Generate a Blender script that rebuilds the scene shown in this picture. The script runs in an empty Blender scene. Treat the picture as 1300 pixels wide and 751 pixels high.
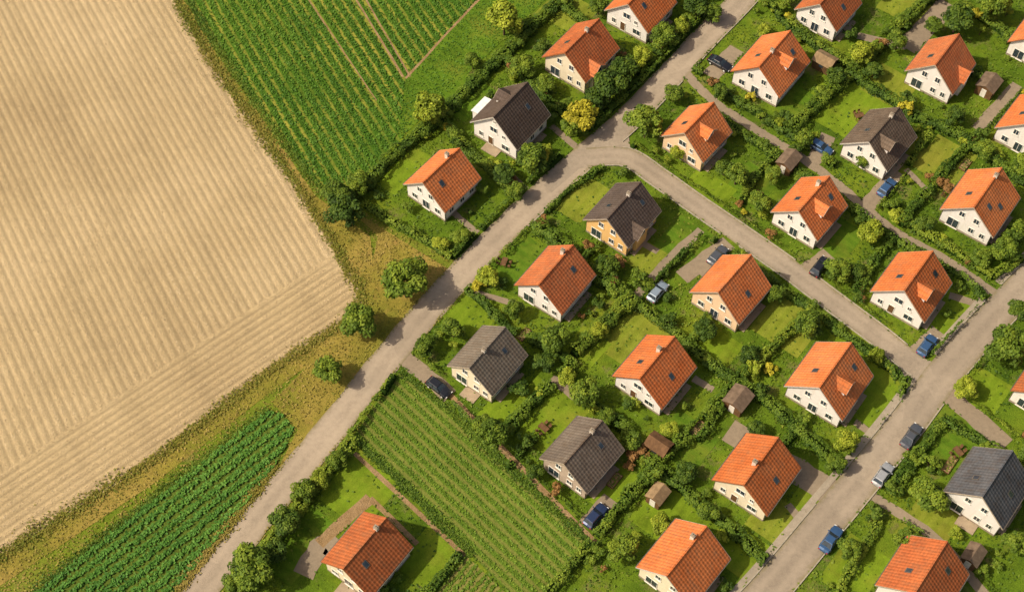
import bpy, math, random
import numpy as np
from mathutils import Vector
rng=np.random.default_rng(7); random.seed(7)
sc=bpy.context.scene
# ------------------------------------------------------------------ survey frame -> metres
TH=math.radians(58); DIST=225.0; FPX=50/36*1300
CAM=np.array([0,-DIST*math.cos(TH),DIST*math.sin(TH)])
def P(px,py,z=0.0):
    u=(px-650)/FPX; v=-(py-375.5)/FPX
    d=np.array([u,math.cos(TH)+v*math.sin(TH),-math.sin(TH)+v*math.cos(TH)])
    t=(z-CAM[2])/d[2]; q=CAM+d*t
    return (float(q[0]),float(q[1]))
def PL(l): return np.array([P(*a) for a in l])
# ------------------------------------------------------------------ nodes
class NT:
    def __init__(s,name,rough=.85,spec=.2):
        s.m=bpy.data.materials.new(name); s.m.use_nodes=True; s.t=s.m.node_tree; s.t.nodes.clear()
        s.out=s.n('ShaderNodeOutputMaterial'); s.b=s.n('ShaderNodeBsdfPrincipled')
        s.b.inputs['Roughness'].default_value=rough; s.b.inputs['Specular IOR Level'].default_value=spec
        s.l(s.b.outputs[0],s.out.inputs[0]); s._c=None
    def n(s,t): return s.t.nodes.new(t)
    def l(s,a,b):
        if isinstance(a,(int,float)): b.default_value=a
        elif isinstance(a,(tuple,list)): b.default_value=tuple(a)+((1,) if len(a)==3 and len(b.default_value)==4 else ())
        else: s.t.links.new(a,b)
    def coord(s,rand=False):
        if s._c is None:
            c=s.n('ShaderNodeTexCoord').outputs['Object']
            if rand:
                oi=s.n('ShaderNodeObjectInfo'); va=s.n('ShaderNodeVectorMath'); va.operation='MULTIPLY_ADD'
                s.l(oi.outputs['Location'],va.inputs[0]); va.inputs[1].default_value=(3.1,2.3,0); s.l(c,va.inputs[2]); s._cr=va.outputs[0]
            s._c=c
        return s._c
    def noise(s,scale,detail=4,rough=.6,vec=None,sx=None):
        n=s.n('ShaderNodeTexNoise'); n.inputs['Scale'].default_value=scale; n.inputs['Detail'].default_value=detail; n.inputs['Roughness'].default_value=rough
        v=vec or s.coord()
        if sx:
            mp=s.n('ShaderNodeMapping'); s.l(v,mp.inputs[0]); mp.inputs['Scale'].default_value=sx; v=mp.outputs[0]
        s.l(v,n.inputs['Vector']); return n.outputs['Fac']
    def ramp(s,f,st):
        r=s.n('ShaderNodeValToRGB'); e=r.color_ramp.elements
        while len(e)<len(st): e.new(.5)
        for i,(p,c) in enumerate(st):
            e[i].position=p; e[i].color=(c,c,c,1) if isinstance(c,(int,float)) else tuple(c)+(1,)
        s.l(f,r.inputs[0]); return r.outputs[0]
    def mix(s,f,a,b,mode='MIX'):
        m=s.n('ShaderNodeMix'); m.data_type='RGBA'; m.blend_type=mode
        s.l(f,m.inputs[0]); s.l(a,m.inputs[6]); s.l(b,m.inputs[7]); return m.outputs[2]
    def math(s,op,a,b=0.0,c=0.0):
        m=s.n('ShaderNodeMath'); m.operation=op; s.l(a,m.inputs[0]); s.l(b,m.inputs[1])
        if op=='MULTIPLY_ADD': s.l(c,m.inputs[2])
        return m.outputs[0]
    def dot(s,v):
        m=s.n('ShaderNodeVectorMath'); m.operation='DOT_PRODUCT'; s.l(s.coord(),m.inputs[0]); m.inputs[1].default_value=v; return m.outputs['Value']
    def stripe(s,v,period,amt=0.0,nscale=.2,org=0.0,det=2):
        d=s.math('MULTIPLY_ADD',s.dot(v),2*math.pi/period,-org*2*math.pi/period-math.pi/2)
        if amt: d=s.math('MULTIPLY_ADD',s.noise(nscale,det),amt*2*math.pi,d)
        return s.math('MULTIPLY_ADD',s.math('SINE',d),.5,.5)
    def col(s,c): s.l(c,s.b.inputs['Base Color']); return s
    def bump(s,h,st=.5,dist=.1):
        b=s.n('ShaderNodeBump'); b.inputs['Strength'].default_value=st; b.inputs['Distance'].default_value=dist
        s.l(h,b.inputs['Height']); s.l(b.outputs[0],s.b.inputs['Normal']); return s
def perp(a,b):
    a=P(*a);b=P(*b); d=np.array(b)-np.array(a); d/=np.linalg.norm(d); return (float(-d[1]),float(d[0]),0.0)
# ------------------------------------------------------------------ ground materials
def m_grass(name,a,b,c,soil=None,sc1=.05,con=.6):
    k=NT(name,.95,.1)
    n1=k.noise(sc1,6,.65); n2=k.noise(.5,6,.7); n3=k.noise(5,3,.7)
    base=k.ramp(n1,[(.3,a),(.5,b),(.7,c)])
    base=k.mix(con,base,k.ramp(n2,[(.3,.5),(.5,1.),(.72,1.4)]),'MULTIPLY')
    base=k.mix(con,base,k.ramp(n3,[(.3,.6),(.7,1.4)]),'MULTIPLY')
    if soil: base=k.mix(k.ramp(k.noise(.22,6,.7),[(.56,0.),(.68,.7)]),base,soil)
    k.col(base).bump(k.math('ADD',n3,n2),.6,.2); return k.m
M_base=m_grass('meadow_grass',(.09,.145,.012),(.135,.185,.015),(.2,.215,.03),(.2,.17,.05))
M_garden=m_grass('garden_grass',(.05,.10,.007),(.10,.165,.011),(.16,.205,.015),(.19,.15,.07),.10)
M_dry=m_grass('dry_verge_grass',(.13,.16,.015),(.24,.20,.035),(.35,.24,.07),(.32,.20,.065),.07,.45)
def m_lawn(name,v,c1,c2):
    k=NT(name,.95,.1); st=k.stripe(v,1.5,.06,.3)
    b=k.mix(k.ramp(st,[(.4,0.),(.6,1.)]),c1,c2)
    b=k.mix(.7,b,k.ramp(k.noise(.25,6,.7),[(.3,.45),(.5,1.),(.7,1.35)]),'MULTIPLY')
    b=k.mix(k.ramp(k.noise(.12,5,.6),[(.5,0.),(.7,.5)]),b,(.22,.20,.03))
    b=k.mix(.55,b,k.ramp(k.noise(6,3,.7),[(.3,.65),(.7,1.35)]),'MULTIPLY')
    k.col(b).bump(k.noise(6,3),.4,.1); return k.m
gx=(math.cos(math.radians(-38)),math.sin(math.radians(-38)),0.)
gy=(math.cos(math.radians(52)),math.sin(math.radians(52)),0.)
M_lawns=[m_lawn('mown_lawn',gx,(.135,.21,.012),(.15,.225,.014)),m_lawn('mown_lawn_dark',gy,(.08,.155,.01),(.095,.17,.012)),m_lawn('mown_lawn_dry',gx,(.17,.21,.02),(.19,.225,.025))]
# stubble
k=NT('stubble_soil',.95,.1)
v1=perp((225,0),(430,340)); v2=perp((80,655),(440,410)); A1=P(225,0); A2=P(80,655)
S1P,S2P=1.3,1.2
s1=k.stripe(v1,S1P,org=A1[0]*v1[0]+A1[1]*v1[1]); s1b=k.stripe(v1,10.4,org=3.0); s2=k.stripe(v2,S2P,org=A2[0]*v2[0]+A2[1]*v2[1])
e=P(260,536); EO=v2[0]*e[0]+v2[1]*e[1]; edge=k.math('SUBTRACT',k.dot(v2),EO)
hm=k.ramp(k.math('MULTIPLY',k.math('ADD',edge,k.noise(.1,3)),1/30.),[(.40,1.),(.44,0.)])
s=k.mix(hm,s1,s2)
n0=k.noise(.03,5,.6); n1=k.noise(.5,6,.75); n2=k.noise(5,4,.8)
b=k.ramp(n0,[(.3,(.38,.285,.155)),(.5,(.45,.345,.19)),(.7,(.52,.405,.235))])
b=k.mix(.6,b,k.ramp(s,[(0,.58),(.5,1.),(1,1.12)]),'MULTIPLY')
b=k.mix(.15,b,k.ramp(s1b,[(0,.6),(.25,1.)]),'MULTIPLY')
b=k.mix(.3,b,k.ramp(n1,[(.3,.65),(.5,1.),(.7,1.25)]),'MULTIPLY')
b=k.mix(.6,b,k.ramp(n2,[(.3,.5),(.5,1.),(.7,1.4)]),'MULTIPLY')
k.col(b).bump(k.math('ADD',k.math('MULTIPLY',s,.7),n2),.5,.18); M_stub=k.m
def m_soil(name,row,period,ca,cb,lim=(.25,.75),mask=None):
    v=perp(*row); a=P(*row[0])
    k=NT(name,.95,.1); s=k.stripe(v,period,org=a[0]*v[0]+a[1]*v[1])
    f=k.ramp(s,[(lim[0],0.),(lim[1],1.)])
    if mask: f=k.math('MULTIPLY',f,k.ramp(k.noise(mask,5,.6),[(.38,.15),(.6,1.)]))
    b=k.mix(f,ca,cb)
    b=k.mix(.6,b,k.ramp(k.noise(.1,5,.6),[(.3,.65),(.7,1.3)]),'MULTIPLY')
    b=k.mix(.7,b,k.ramp(k.noise(3,4,.7),[(.3,.6),(.7,1.4)]),'MULTIPLY')
    k.col(b).bump(k.noise(3,4),.6,.2); return k.m
ROW_G=((300,60),(405,240)); ROW_M=((510,470),(748,688)); ROW_L=((345,522),(60,745))
M_soilG=m_soil('green_field_soil',ROW_G,1.7,(.055,.13,.01),(.27,.26,.04),(.55,.95),.05)
M_soilM=m_soil('vegetable_soil',ROW_M,1.35,(.09,.16,.015),(.16,.18,.035),(.3,.9))
M_soilL=m_soil('beet_field_soil',ROW_L,1.5,(.04,.10,.012),(.09,.13,.018))
M_soilS=m_soil('plot_soil',((592,705),(545,760)),1.0,(.10,.15,.015),(.2,.19,.05))
k=NT('earth',.95,.1); b=k.ramp(k.noise(.5,6,.7),[(.3,(.22,.14,.06)),(.7,(.38,.26,.14))]); b=k.mix(.7,b,k.ramp(k.noise(6,4,.8),[(.3,.5),(.7,1.4)]),'MULTIPLY'); k.col(b).bump(k.noise(5,4),.7,.2); M_earth=k.m
# road
def m_road(name,c,attr=True):
    k=NT(name,.9,.2); n1=k.noise(.1,6,.65); n2=k.noise(1.6,6,.75); n3=k.noise(14,2,.6)
    b=k.mix(k.ramp(n1,[(.35,0.),(.65,1.)]),tuple(x*.84 for x in c),tuple(x*1.1 for x in c))
    b=k.mix(.55,b,k.ramp(n2,[(.3,.75),(.5,1.),(.7,1.18)]),'MULTIPLY')
    b=k.mix(.35,b,k.ramp(n3,[(.3,.6),(.7,1.35)]),'MULTIPLY')
    if attr:
        a=k.n('ShaderNodeAttribute'); a.attribute_name='across'
        t=k.math('ABSOLUTE',k.math('SUBTRACT',k.math('ABSOLUTE',a.outputs['Fac']),.42))
        b=k.mix(k.ramp(t,[(.05,.4),(.3,0.)]),b,tuple(x*1.22 for x in c))
        e2=k.math('MULTIPLY',k.math('ADD',k.math('ABSOLUTE',a.outputs['Fac']),k.math('MULTIPLY',k.noise(.7,5,.75),.7)),.5)
        b=k.mix(k.ramp(e2,[(.56,0.),(.70,.85)]),b,(.2,.17,.08))
        br=k.n('ShaderNodeTexVoronoi'); br.inputs['Scale'].default_value=.16; k.l(k.coord(),br.inputs['Vector'])
        sx=k.n('ShaderNodeSeparateColor'); k.l(br.outputs['Color'],sx.inputs[0])
        b=k.mix(k.ramp(sx.outputs[0],[(.80,0.),(.82,.18)]),b,tuple(x*.6 for x in c))
    k.col(b).bump(n3,.3,.03); return k.m
M_road=m_road('sun_bleached_asphalt',(.355,.29,.215)); M_road2=m_road('village_asphalt',(.32,.265,.20))
M_drive=m_road('driveway_gravel',(.27,.215,.15),False); M_pave=m_road('pavement_slabs',(.34,.29,.22),False)
k=NT('kerb_stone',.85,.2); k.col(k.ramp(k.noise(2,4),[(.3,(.28,.25,.19)),(.7,(.42,.37,.29))])); M_kerb=k.m
# foliage
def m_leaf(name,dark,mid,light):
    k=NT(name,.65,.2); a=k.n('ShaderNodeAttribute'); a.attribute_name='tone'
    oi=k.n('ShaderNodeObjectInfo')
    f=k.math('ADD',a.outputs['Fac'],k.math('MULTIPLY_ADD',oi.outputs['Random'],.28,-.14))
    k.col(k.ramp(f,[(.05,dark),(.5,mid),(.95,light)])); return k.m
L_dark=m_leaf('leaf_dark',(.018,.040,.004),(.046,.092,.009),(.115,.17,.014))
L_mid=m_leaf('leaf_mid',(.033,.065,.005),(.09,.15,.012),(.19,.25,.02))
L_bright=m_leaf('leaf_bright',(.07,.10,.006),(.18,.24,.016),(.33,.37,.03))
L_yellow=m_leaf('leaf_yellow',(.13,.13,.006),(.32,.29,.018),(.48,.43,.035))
L_red=m_leaf('leaf_red',(.07,.05,.01),(.19,.10,.03),(.34,.18,.06))
L_hedge=m_leaf('leaf_hedge',(.02,.045,.004),(.056,.11,.009),(.125,.19,.015))
L_grass=m_leaf('grass_tufts',(.035,.08,.006),(.105,.17,.013),(.22,.245,.03))
L_cropG=m_leaf('crop_leaves_green',(.04,.11,.008),(.075,.165,.012),(.14,.235,.018))
L_crop=m_leaf('crop_leaves',(.075,.145,.012),(.13,.21,.016),(.21,.28,.025))
L_beet=m_leaf('beet_leaves',(.035,.12,.014),(.08,.20,.024),(.15,.28,.035))
L_dry=m_leaf('dry_grass_tufts',(.11,.145,.012),(.22,.19,.03),(.36,.26,.075))
L_straw=m_leaf('straw',(.32,.235,.125),(.50,.385,.22),(.68,.55,.35))
k=NT('bark',.9,.1); k.col(k.ramp(k.noise(6,4),[(.3,(.05,.035,.02)),(.7,(.12,.085,.055))])); M_bark=k.m
# ------------------------------------------------------------------ mesh helpers
def link(o): sc.collection.objects.link(o); return o
def poly_sheet(name,pts,z,mat):
    pts=[(float(a),float(b)) for a,b in pts]
    me=bpy.data.meshes.new(name); me.from_pydata([(a,b,z) for a,b in pts],[],[list(range(len(pts)))]); me.materials.append(mat)
    o=link(bpy.data.objects.new(name,me))
    if me.polygons[0].normal.z<0: me.flip_normals()
    return o
def leaf_geo(C,Nv,size,asp=.6):
    n=len(C); Nv=Nv/np.maximum(np.linalg.norm(Nv,axis=1,keepdims=True),1e-6)
    r=rng.normal(size=(n,3)); t=np.cross(Nv,r); t/=np.maximum(np.linalg.norm(t,axis=1,keepdims=True),1e-6); b=np.cross(Nv,t)
    s=size.reshape(-1,1); return np.stack([C+t*s,C+b*s*asp,C-t*s,C-b*s*asp],1).reshape(-1,3)
def quads_mesh(name,V,tone,mat,extra=None):
    n=len(V)//4; ev,ef=(extra[0],extra[1]) if extra else ([],[])
    me=bpy.data.meshes.new(name)
    allv=np.concatenate([V,np.array(ev,dtype=float).reshape(-1,3)]) if ev else V
    me.vertices.add(len(allv)); me.vertices.foreach_set('co',allv.astype(np.float32).ravel())
    me.loops.add(4*n+4*len(ef)); me.polygons.add(n+len(ef))
    li=np.arange(4*n)
    if ef: li=np.concatenate([li,np.array(ef).ravel()+4*n])
    me.loops.foreach_set('vertex_index',li.astype(np.int32))
    me.polygons.foreach_set('loop_start',(np.arange(n+len(ef))*4).astype(np.int32))
    mi=np.zeros(n+len(ef),dtype=np.int32); mi[n:]=1
    me.materials.append(mat)
    if extra: me.materials.append(extra[2])
    me.polygons.foreach_set('material_index',mi)
    a=me.attributes.new('tone','FLOAT','FACE'); tt=np.concatenate([tone,np.zeros(len(ef))]).astype(np.float32); a.data.foreach_set('value',tt)
    me.update(calc_edges=True); return me
def catmull(p,n=8):
    p=np.array(p,dtype=float); q=np.vstack([2*p[0]-p[1],p,2*p[-1]-p[-2]]); out=[]
    for i in range(1,len(q)-2):
        for t in np.linspace(0,1,n,endpoint=False):
            a,b,c,d=q[i-1],q[i],q[i+1],q[i+2]
            out.append(.5*((2*b)+(-a+c)*t+(2*a-5*b+4*c-d)*t*t+(-a+3*b-3*c+d)*t**3))
    out.append(p[-1]); return np.array(out)
def normals(l):
    d=np.gradient(l,axis=0); d/=np.linalg.norm(d,axis=1,keepdims=True); return np.stack([-d[:,1],d[:,0]],1)
def strip(name,l,w,z,mat,jit=0.0):
    nn=normals(l); cols=[-1,-.5,0,.5,1]; V=[];A=[]
    for i,(p,m) in enumerate(zip(l,nn)):
        for c in cols:
            ww=w/2*(1+ (random.uniform(-jit,jit) if abs(c)==1 else 0)); q=p+m*c*ww; V.append((q[0],q[1],z)); A.append(c)
    F=[(i*5+j,i*5+j+1,i*5+j+6,i*5+j+5) for i in range(len(l)-1) for j in range(4)]
    me=bpy.data.meshes.new(name); me.from_pydata(V,[],F); me.materials.append(mat)
    a=me.attributes.new('across','FLOAT','POINT'); a.data.foreach_set('value',A)
    if me.polygons[0].normal.z<0: me.flip_normals()
    return link(bpy.data.objects.new(name,me))
def dist_line(Q,l):
    best=np.full(len(Q),1e9)
    for a,b in zip(l[:-1],l[1:]):
        ab=b-a; t=np.clip(((Q-a)@ab)/max(ab@ab,1e-9),0,1); d=np.linalg.norm(Q-(a+t[:,None]*ab),axis=1); best=np.minimum(best,d)
    return best
def inpoly(Q,poly):
    x,y=Q[:,0],Q[:,1]; r=np.zeros(len(Q),bool); n=len(poly); j=n-1
    for i in range(n):
        xi,yi=poly[i];xj,yj=poly[j]
        c=((yi>y)!=(yj>y))&(x<(xj-xi)*(y-yi)/((yj-yi) if abs(yj-yi)>1e-9 else 1e-9)+xi); r^=c; j=i
    return r
def vn(Q,f,seed=0):
    r=np.random.default_rng(seed); s=np.zeros(len(Q))
    for i in range(6):
        a=r.uniform(0,6.28); ff=f*r.uniform(.6,1.8); s+=np.sin((Q[:,0]*math.cos(a)+Q[:,1]*math.sin(a))*ff+r.uniform(0,6.28))
    return s/6
class MB:
    def __init__(s): s.v=[];s.f=[]
    def hexa(s,c):
        i=len(s.v); s.v+=[tuple(map(float,q)) for q in c]
        s.f+=[(i,i+3,i+2,i+1),(i+4,i+5,i+6,i+7),(i,i+1,i+5,i+4),(i+1,i+2,i+6,i+5),(i+2,i+3,i+7,i+6),(i+3,i,i+4,i+7)]
    def box(s,x0,x1,y0,y1,z0,z1): s.hexa([(x0,y0,z0),(x1,y0,z0),(x1,y1,z0),(x0,y1,z0),(x0,y0,z1),(x1,y0,z1),(x1,y1,z1),(x0,y1,z1)])
    def prism(s,prof,a,b,axis='y'):
        i=len(s.v); n=len(prof)
        for t in (a,b):
            for (p,z) in prof: s.v.append((p,t,z) if axis=='y' else (t,p,z))
        s.f.append(tuple(range(i,i+n))); s.f.append(tuple(range(i+2*n-1,i+n-1,-1)))
        for j in range(n): k=(j+1)%n; s.f.append((i+j,i+n+j,i+n+k,i+k))
    def cyl(s,c,r,h,n=14,axis='z',r2=None):
        i=len(s.v); r2=r if r2 is None else r2
        for t,rr in ((-h/2,r),(h/2,r2)):
            for j in range(n):
                a=2*math.pi*j/n; p=(rr*math.cos(a),rr*math.sin(a))
                q=(p[0],p[1],t) if axis=='z' else (p[0],t,p[1]) if axis=='y' else (t,p[0],p[1])
                s.v.append((c[0]+q[0],c[1]+q[1],c[2]+q[2]))
        s.f.append(tuple(range(i,i+n))); s.f.append(tuple(range(i+2*n-1,i+n-1,-1)))
        for j in range(n): k=(j+1)%n; s.f.append((i+j,i+k,i+n+k,i+n+j))
    def obj(s,name,mat,parent=None):
        if not s.v: return None
        me=bpy.data.meshes.new(name); me.from_pydata(s.v,[],s.f); me.materials.append(mat)
        import bmesh as bmm
        bm=bmm.new(); bm.from_mesh(me); bmm.ops.recalc_face_normals(bm,faces=bm.faces); bm.to_mesh(me); bm.free()
        o=link(bpy.data.objects.new(name,me))
        if parent: o.parent=parent
        return o
def empty(name,x,y,ang,z=0):
    e=bpy.data.objects.new(name,None); e.empty_display_size=.5; e.location=(x,y,z); e.rotation_euler=(0,0,ang); return link(e)
# ------------------------------------------------------------------ ground, fields
poly_sheet('ground',[(-3000,-2500),(3000,-2500),(3000,3500),(-3000,3500)],0,M_base)
F_stub=PL([(120,-180),(215,-15),(240,32),(262,68),(297,120),(330,168),(360,210),(385,248),(410,288),(430,320),(456,368),(460,384),(442,406),(390,440),(340,472),(270,523),(200,580),(140,620),(80,655),(-10,712),(-500,1010),(-1400,900),(-900,-300),(-500,-500)])
F_green=PL([(140,-180),(236,-5),(275,60),(345,160),(405,240),(428,258),(455,232),(520,165),(600,88),(690,2),(800,-110),(700,-180)])
F_greenR=PL([(515,98),(600,8),(640,-30),(720,-140),(790,-110),(690,2),(600,88),(520,165),(505,175)])
F_left=PL([(340,520),(362,528),(374,545),(350,590),(290,668),(225,748),(150,850),(-90,850),(40,755),(200,628)])
F_mid=PL([(508,472),(560,512),(640,590),(745,685),(690,752),(668,775),(600,705),(520,622),(448,556),(470,522)])
F_small=PL([(592,705),(650,760),(620,800),(540,800),(548,758)])
F_gard=PL([(425,240),(560,110),(720,-60),(850,-200),(1700,-200),(1700,1000),(600,1000),(250,1000),(310,720),(455,545),(512,455),(600,365),(660,300),(575,330),(470,275)])
F_dry=PL([(462,384),(480,300),(440,262),(575,345),(440,520),(370,610),(240,760),(225,750),(350,600),(378,545),(345,510),(430,425)])
F_dry2=PL([(205,-15),(225,-15),(275,68),(345,168),(400,248),(470,300),(480,400),(440,430),(340,500),(200,610),(80,690),(-40,770),(-60,745),(80,640),(340,460),(440,395),(455,384),(380,250),(250,68)])
poly_sheet('garden_ground',F_gard,.02,M_garden)
poly_sheet('dry_grass_verge',F_dry,.03,M_dry); poly_sheet('field_margin',F_dry2,.04,M_dry)
poly_sheet('stubble_field',F_stub,.06,M_stub); poly_sheet('green_crop_field',F_green,.055,M_soilG)
poly_sheet('pasture',F_greenR,.062,M_lawns[1])
poly_sheet('beet_field',F_left,.055,M_soilL); poly_sheet('vegetable_field',F_mid,.055,M_soilM); poly_sheet('vegetable_patch',F_small,.055,M_soilS)
FIELDS=[F_stub,F_green,F_left,F_mid,F_small]
TRAM=[([(440,-20),(512,98)],.4),([(453,-20),(521,98)],.32),([(515,100),(600,8),(640,-30)],.45),([(385,-10),(478,128)],.25)]
for i,(l,w) in enumerate(TRAM):
    L=PL(l); L=catmull(L,10); strip('tractor_track',L,w,.07+.001*i,M_earth,.3)
# ------------------------------------------------------------------ roads
R_main=catmull(PL([(120,930),(215,805),(260,742),(343,638),(418,548),(488,460),(558,378),(625,308),(680,255),(735,205),(790,158),(845,102),(893,50),(940,2),(1000,-65),(1090,-160)]))
R_cross=catmull(PL([(745,200),(795,200),(835,225),(880,257),(940,298),(1000,340),(1060,385),(1120,430),(1160,462),(1200,482)]))
R_right=catmull(PL([(850,900),(930,800),(985,738),(1040,672),(1100,600),(1150,538),(1195,478),(1245,420),(1295,368),(1350,312),(1500,160)]))
R_path=catmull(PL([(862,85),(905,128),(960,165),(1020,202),(1070,240),(1130,290),(1200,330),(1262,372)]))
strip('main_road',R_main,4.8,.085,M_road,.05); strip('side_road',R_cross,3.9,.092,M_road2,.04); strip('village_road',R_right,5.2,.10,M_road2,.03); strip('footpath',R_path,1.7,.078,M_drive,.12)
poly_sheet('road_junction',PL([(722,198),(760,172),(800,140),(812,150),(798,170),(800,188),(832,214),(818,226),(795,213),(765,207),(735,215),(700,245),(690,235)]),.088,M_road2)
poly_sheet('road_junction',PL([(1140,438),(1165,452),(1190,462),(1215,430),(1240,440),(1180,520),(1150,515),(1155,490),(1145,475),(1120,458)]),.096,M_road2)
ROADS=[(R_main,2.3),(R_cross,1.95),(R_right,2.6),(R_path,.85)]
DR=[([(508,450),(572,502)],2.6),([(572,502),(640,572),(755,688)],.9),([(890,292),(850,328),(808,376)],1.5),([(865,352),(925,308)],2.8),([(1012,352),(1052,322)],2.5),
([(1100,262),(1140,218)],2.6),([(1030,208),(1052,172)],2.6),([(1160,452),(1192,420)],2.6),([(1200,498),(1278,565)],3.0),([(1105,628),(1190,685),(1255,760)],1.5),
([(606,296),(575,270)],1.1),([(735,190),(700,160)],1.2),([(925,545),(1000,590),(1062,628)],4.2),([(385,730),(410,690),(430,700)],3.0),([(405,690),(470,632)],1.8),([(902,98),(935,62)],3.0),
([(1120,560),(1085,535)],1.2),([(1000,640),(1022,668)],1.2),([(1150,62),(1205,5)],4.0),([(1240,165),(1292,108)],2.2),([(1085,45),(1150,60)],1.6),([(745,668),(775,632)],2.6),([(600,370),(650,385)],1.),
([(880,480),(905,495)],1.2),([(700,480),(740,510)],1.6),([(450,575),(520,640),(590,705)],.7),([(470,632),(530,690)],.8),([(925,325),(890,350)],1.2),([(1205,375),(1238,385)],1.3),([(800,300),(835,320)],1.1),([(1045,680),(1020,655)],1.0),([(1080,45),(1060,20)],1.2),([(1175,240),(1150,215)],1.0),([(640,215),(668,240)],1.0)]
DRIVES=[]
for i,(l,w) in enumerate(DR):
    L=PL(l)
    if len(L)>2: L=catmull(L,5)
    else: L=np.array([L[0]*(1-t)+L[1]*t for t in np.linspace(0,1,8)])
    DRIVES.append((L,w/2)); strip('driveway' if w>=2 else 'garden_path',L,w,.064+.0004*i,M_earth if i in(1,14,25,26) else M_drive,.12)
def kerb(line,off,skip,name='kerb',w=.18,h=.12,mat=M_kerb):
    nn=normals(line); c=line+nn*off; B=MB()
    keep=np.ones(len(c),bool)
    for l,hw in skip: keep&=dist_line(c,l)>hw+.25
    for i in range(len(c)-1):
        if keep[i] and keep[i+1]:
            a,b=c[i],c[i+1]; m=nn[i]*w/2; m2=nn[i+1]*w/2
            B.hexa([(a[0]-m[0],a[1]-m[1],0),(b[0]-m2[0],b[1]-m2[1],0),(b[0]+m2[0],b[1]+m2[1],0),(a[0]+m[0],a[1]+m[1],0),(a[0]-m[0],a[1]-m[1],.1+h),(b[0]-m2[0],b[1]-m2[1],.1+h),(b[0]+m2[0],b[1]+m2[1],.1+h),(a[0]+m[0],a[1]+m[1],.1+h)])
    return B.obj(name,mat)
sk0=lambda me:[r for r in ROADS if r[0] is not me]
sk=lambda me:sk0(me)+[(l,h) for l,h in DRIVES if h>1.0]
for s in (-1,1):
    kerb(R_cross,s*2.0,sk(R_cross)); kerb(R_right,s*2.7,sk(R_right))
kerb(R_main[len(R_main)//2:],-2.5,sk(R_main))
kerb(R_right,3.3,sk0(R_right),'pavement',1.0,.01,M_pave)
# ------------------------------------------------------------------ house materials
def m_roof(name,c,c2):
    k=NT(name,.85,.15); k.coord(True); cr=k._cr
    s=k.stripe((0,1,0),.52); s2=k.stripe((1,0,0),.42)
    n1=k.noise(.3,6,.65,cr); n2=k.noise(2.2,6,.8,cr); n3=k.noise(.7,6,.75,cr,(.6,2.0,1))
    b=k.mix(k.ramp(n1,[(.35,0.),(.65,1.)]),c,c2)
    b=k.mix(.40,b,k.ramp(s,[(0,.5),(.35,1.),(1,1.15)]),'MULTIPLY')
    b=k.mix(.25,b,k.ramp(s2,[(0,.5),(.4,1.05)]),'MULTIPLY')
    b=k.mix(.75,b,k.ramp(n2,[(.3,.6),(.5,1.),(.72,1.35)]),'MULTIPLY')
    lum=sum(c)/3
    b=k.mix(k.ramp(n3,[(.46,0.),(.72,.6)]),b,(lum*1.0,lum*.62,lum*.35))
    oi=k.n('ShaderNodeObjectInfo'); b=k.mix(.6,b,k.ramp(oi.outputs['Random'],[(0,(.72,.72,.72)),(.5,(.98,.92,.9)),(1,(1.12,1.25,1.4))]),'MULTIPLY')
    k.col(b).bump(k.math('ADD',s,k.math('MULTIPLY',s2,.5)),.45,.07); return k.m
RO={'o':m_roof('clay_tiles_orange',(.54,.145,.040),(.66,.205,.065)),'r':m_roof('clay_tiles_red',(.41,.115,.04),(.53,.16,.055)),
'd':m_roof('roof_tiles_dark',(.085,.064,.052),(.12,.092,.075)),'g':m_roof('roof_tiles_grey',(.17,.15,.12),(.23,.195,.155)),'b':m_roof('roof_slate_blue',(.085,.09,.10),(.13,.137,.15)),'br':m_roof('roof_tiles_brown',(.12,.092,.07),(.18,.14,.105))}
def m_wall(name,c):
    k=NT(name,.9,.15); k.coord(True); n=k.noise(.8,5,.7,k._cr); n2=k.noise(.6,4,.6,k._cr,(3,3,.4))
    b=k.mix(k.ramp(n,[(.3,.35),(.6,0.)]),c,tuple(x*.78 for x in c)); b=k.mix(k.ramp(n2,[(.5,0.),(.75,.35)]),b,tuple(x*y for x,y in zip(c,(.75,.68,.58))))
    k.col(b).bump(n,.15,.03); return k.m
WA={'w':m_wall('render_white',(.82,.79,.75)),'c':m_wall('render_cream',(.80,.71,.53)),'y':m_wall('render_yellow',(.78,.5,.2)),'p':m_wall('render_peach',(.80,.58,.38))}
k=NT('brick_red',.9,.15); br=k.n('ShaderNodeTexBrick'); k.l(k.coord(),br.inputs['Vector']); br.inputs['Color1'].default_value=(.46,.19,.09,1); br.inputs['Color2'].default_value=(.34,.13,.06,1); br.inputs['Mortar'].default_value=(.45,.36,.28,1); br.inputs['Scale'].default_value=3.; k.col(k.mix(.5,br.outputs[0],k.ramp(k.noise(1.5,4),[(.3,.6),(.7,1.3)]),'MULTIPLY')); WA['b']=k.m
def plain(name,c,rough=.6,spec=.3,metal=0,var=.15):
    k=NT(name,rough,spec); k.b.inputs['Metallic'].default_value=metal
    k.col(k.ramp(k.noise(1.5,4),[(.3,tuple(x*(1-var) for x in c)),(.7,tuple(min(1,x*(1+var)) for x in c))])); return k.m
M_trim=plain('white_trim',(.7,.67,.61)); M_barge=[plain('bargeboard_beige',(.42,.35,.27)),plain('bargeboard_clay',(.36,.13,.05)),plain('bargeboard_white',(.55,.51,.45))]
M_wood=plain('brown_wood',(.14,.075,.035),.8,.2,0,.35); M_glass=plain('window_glass',(.035,.05,.065),.08,.6,0,.4)
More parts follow.
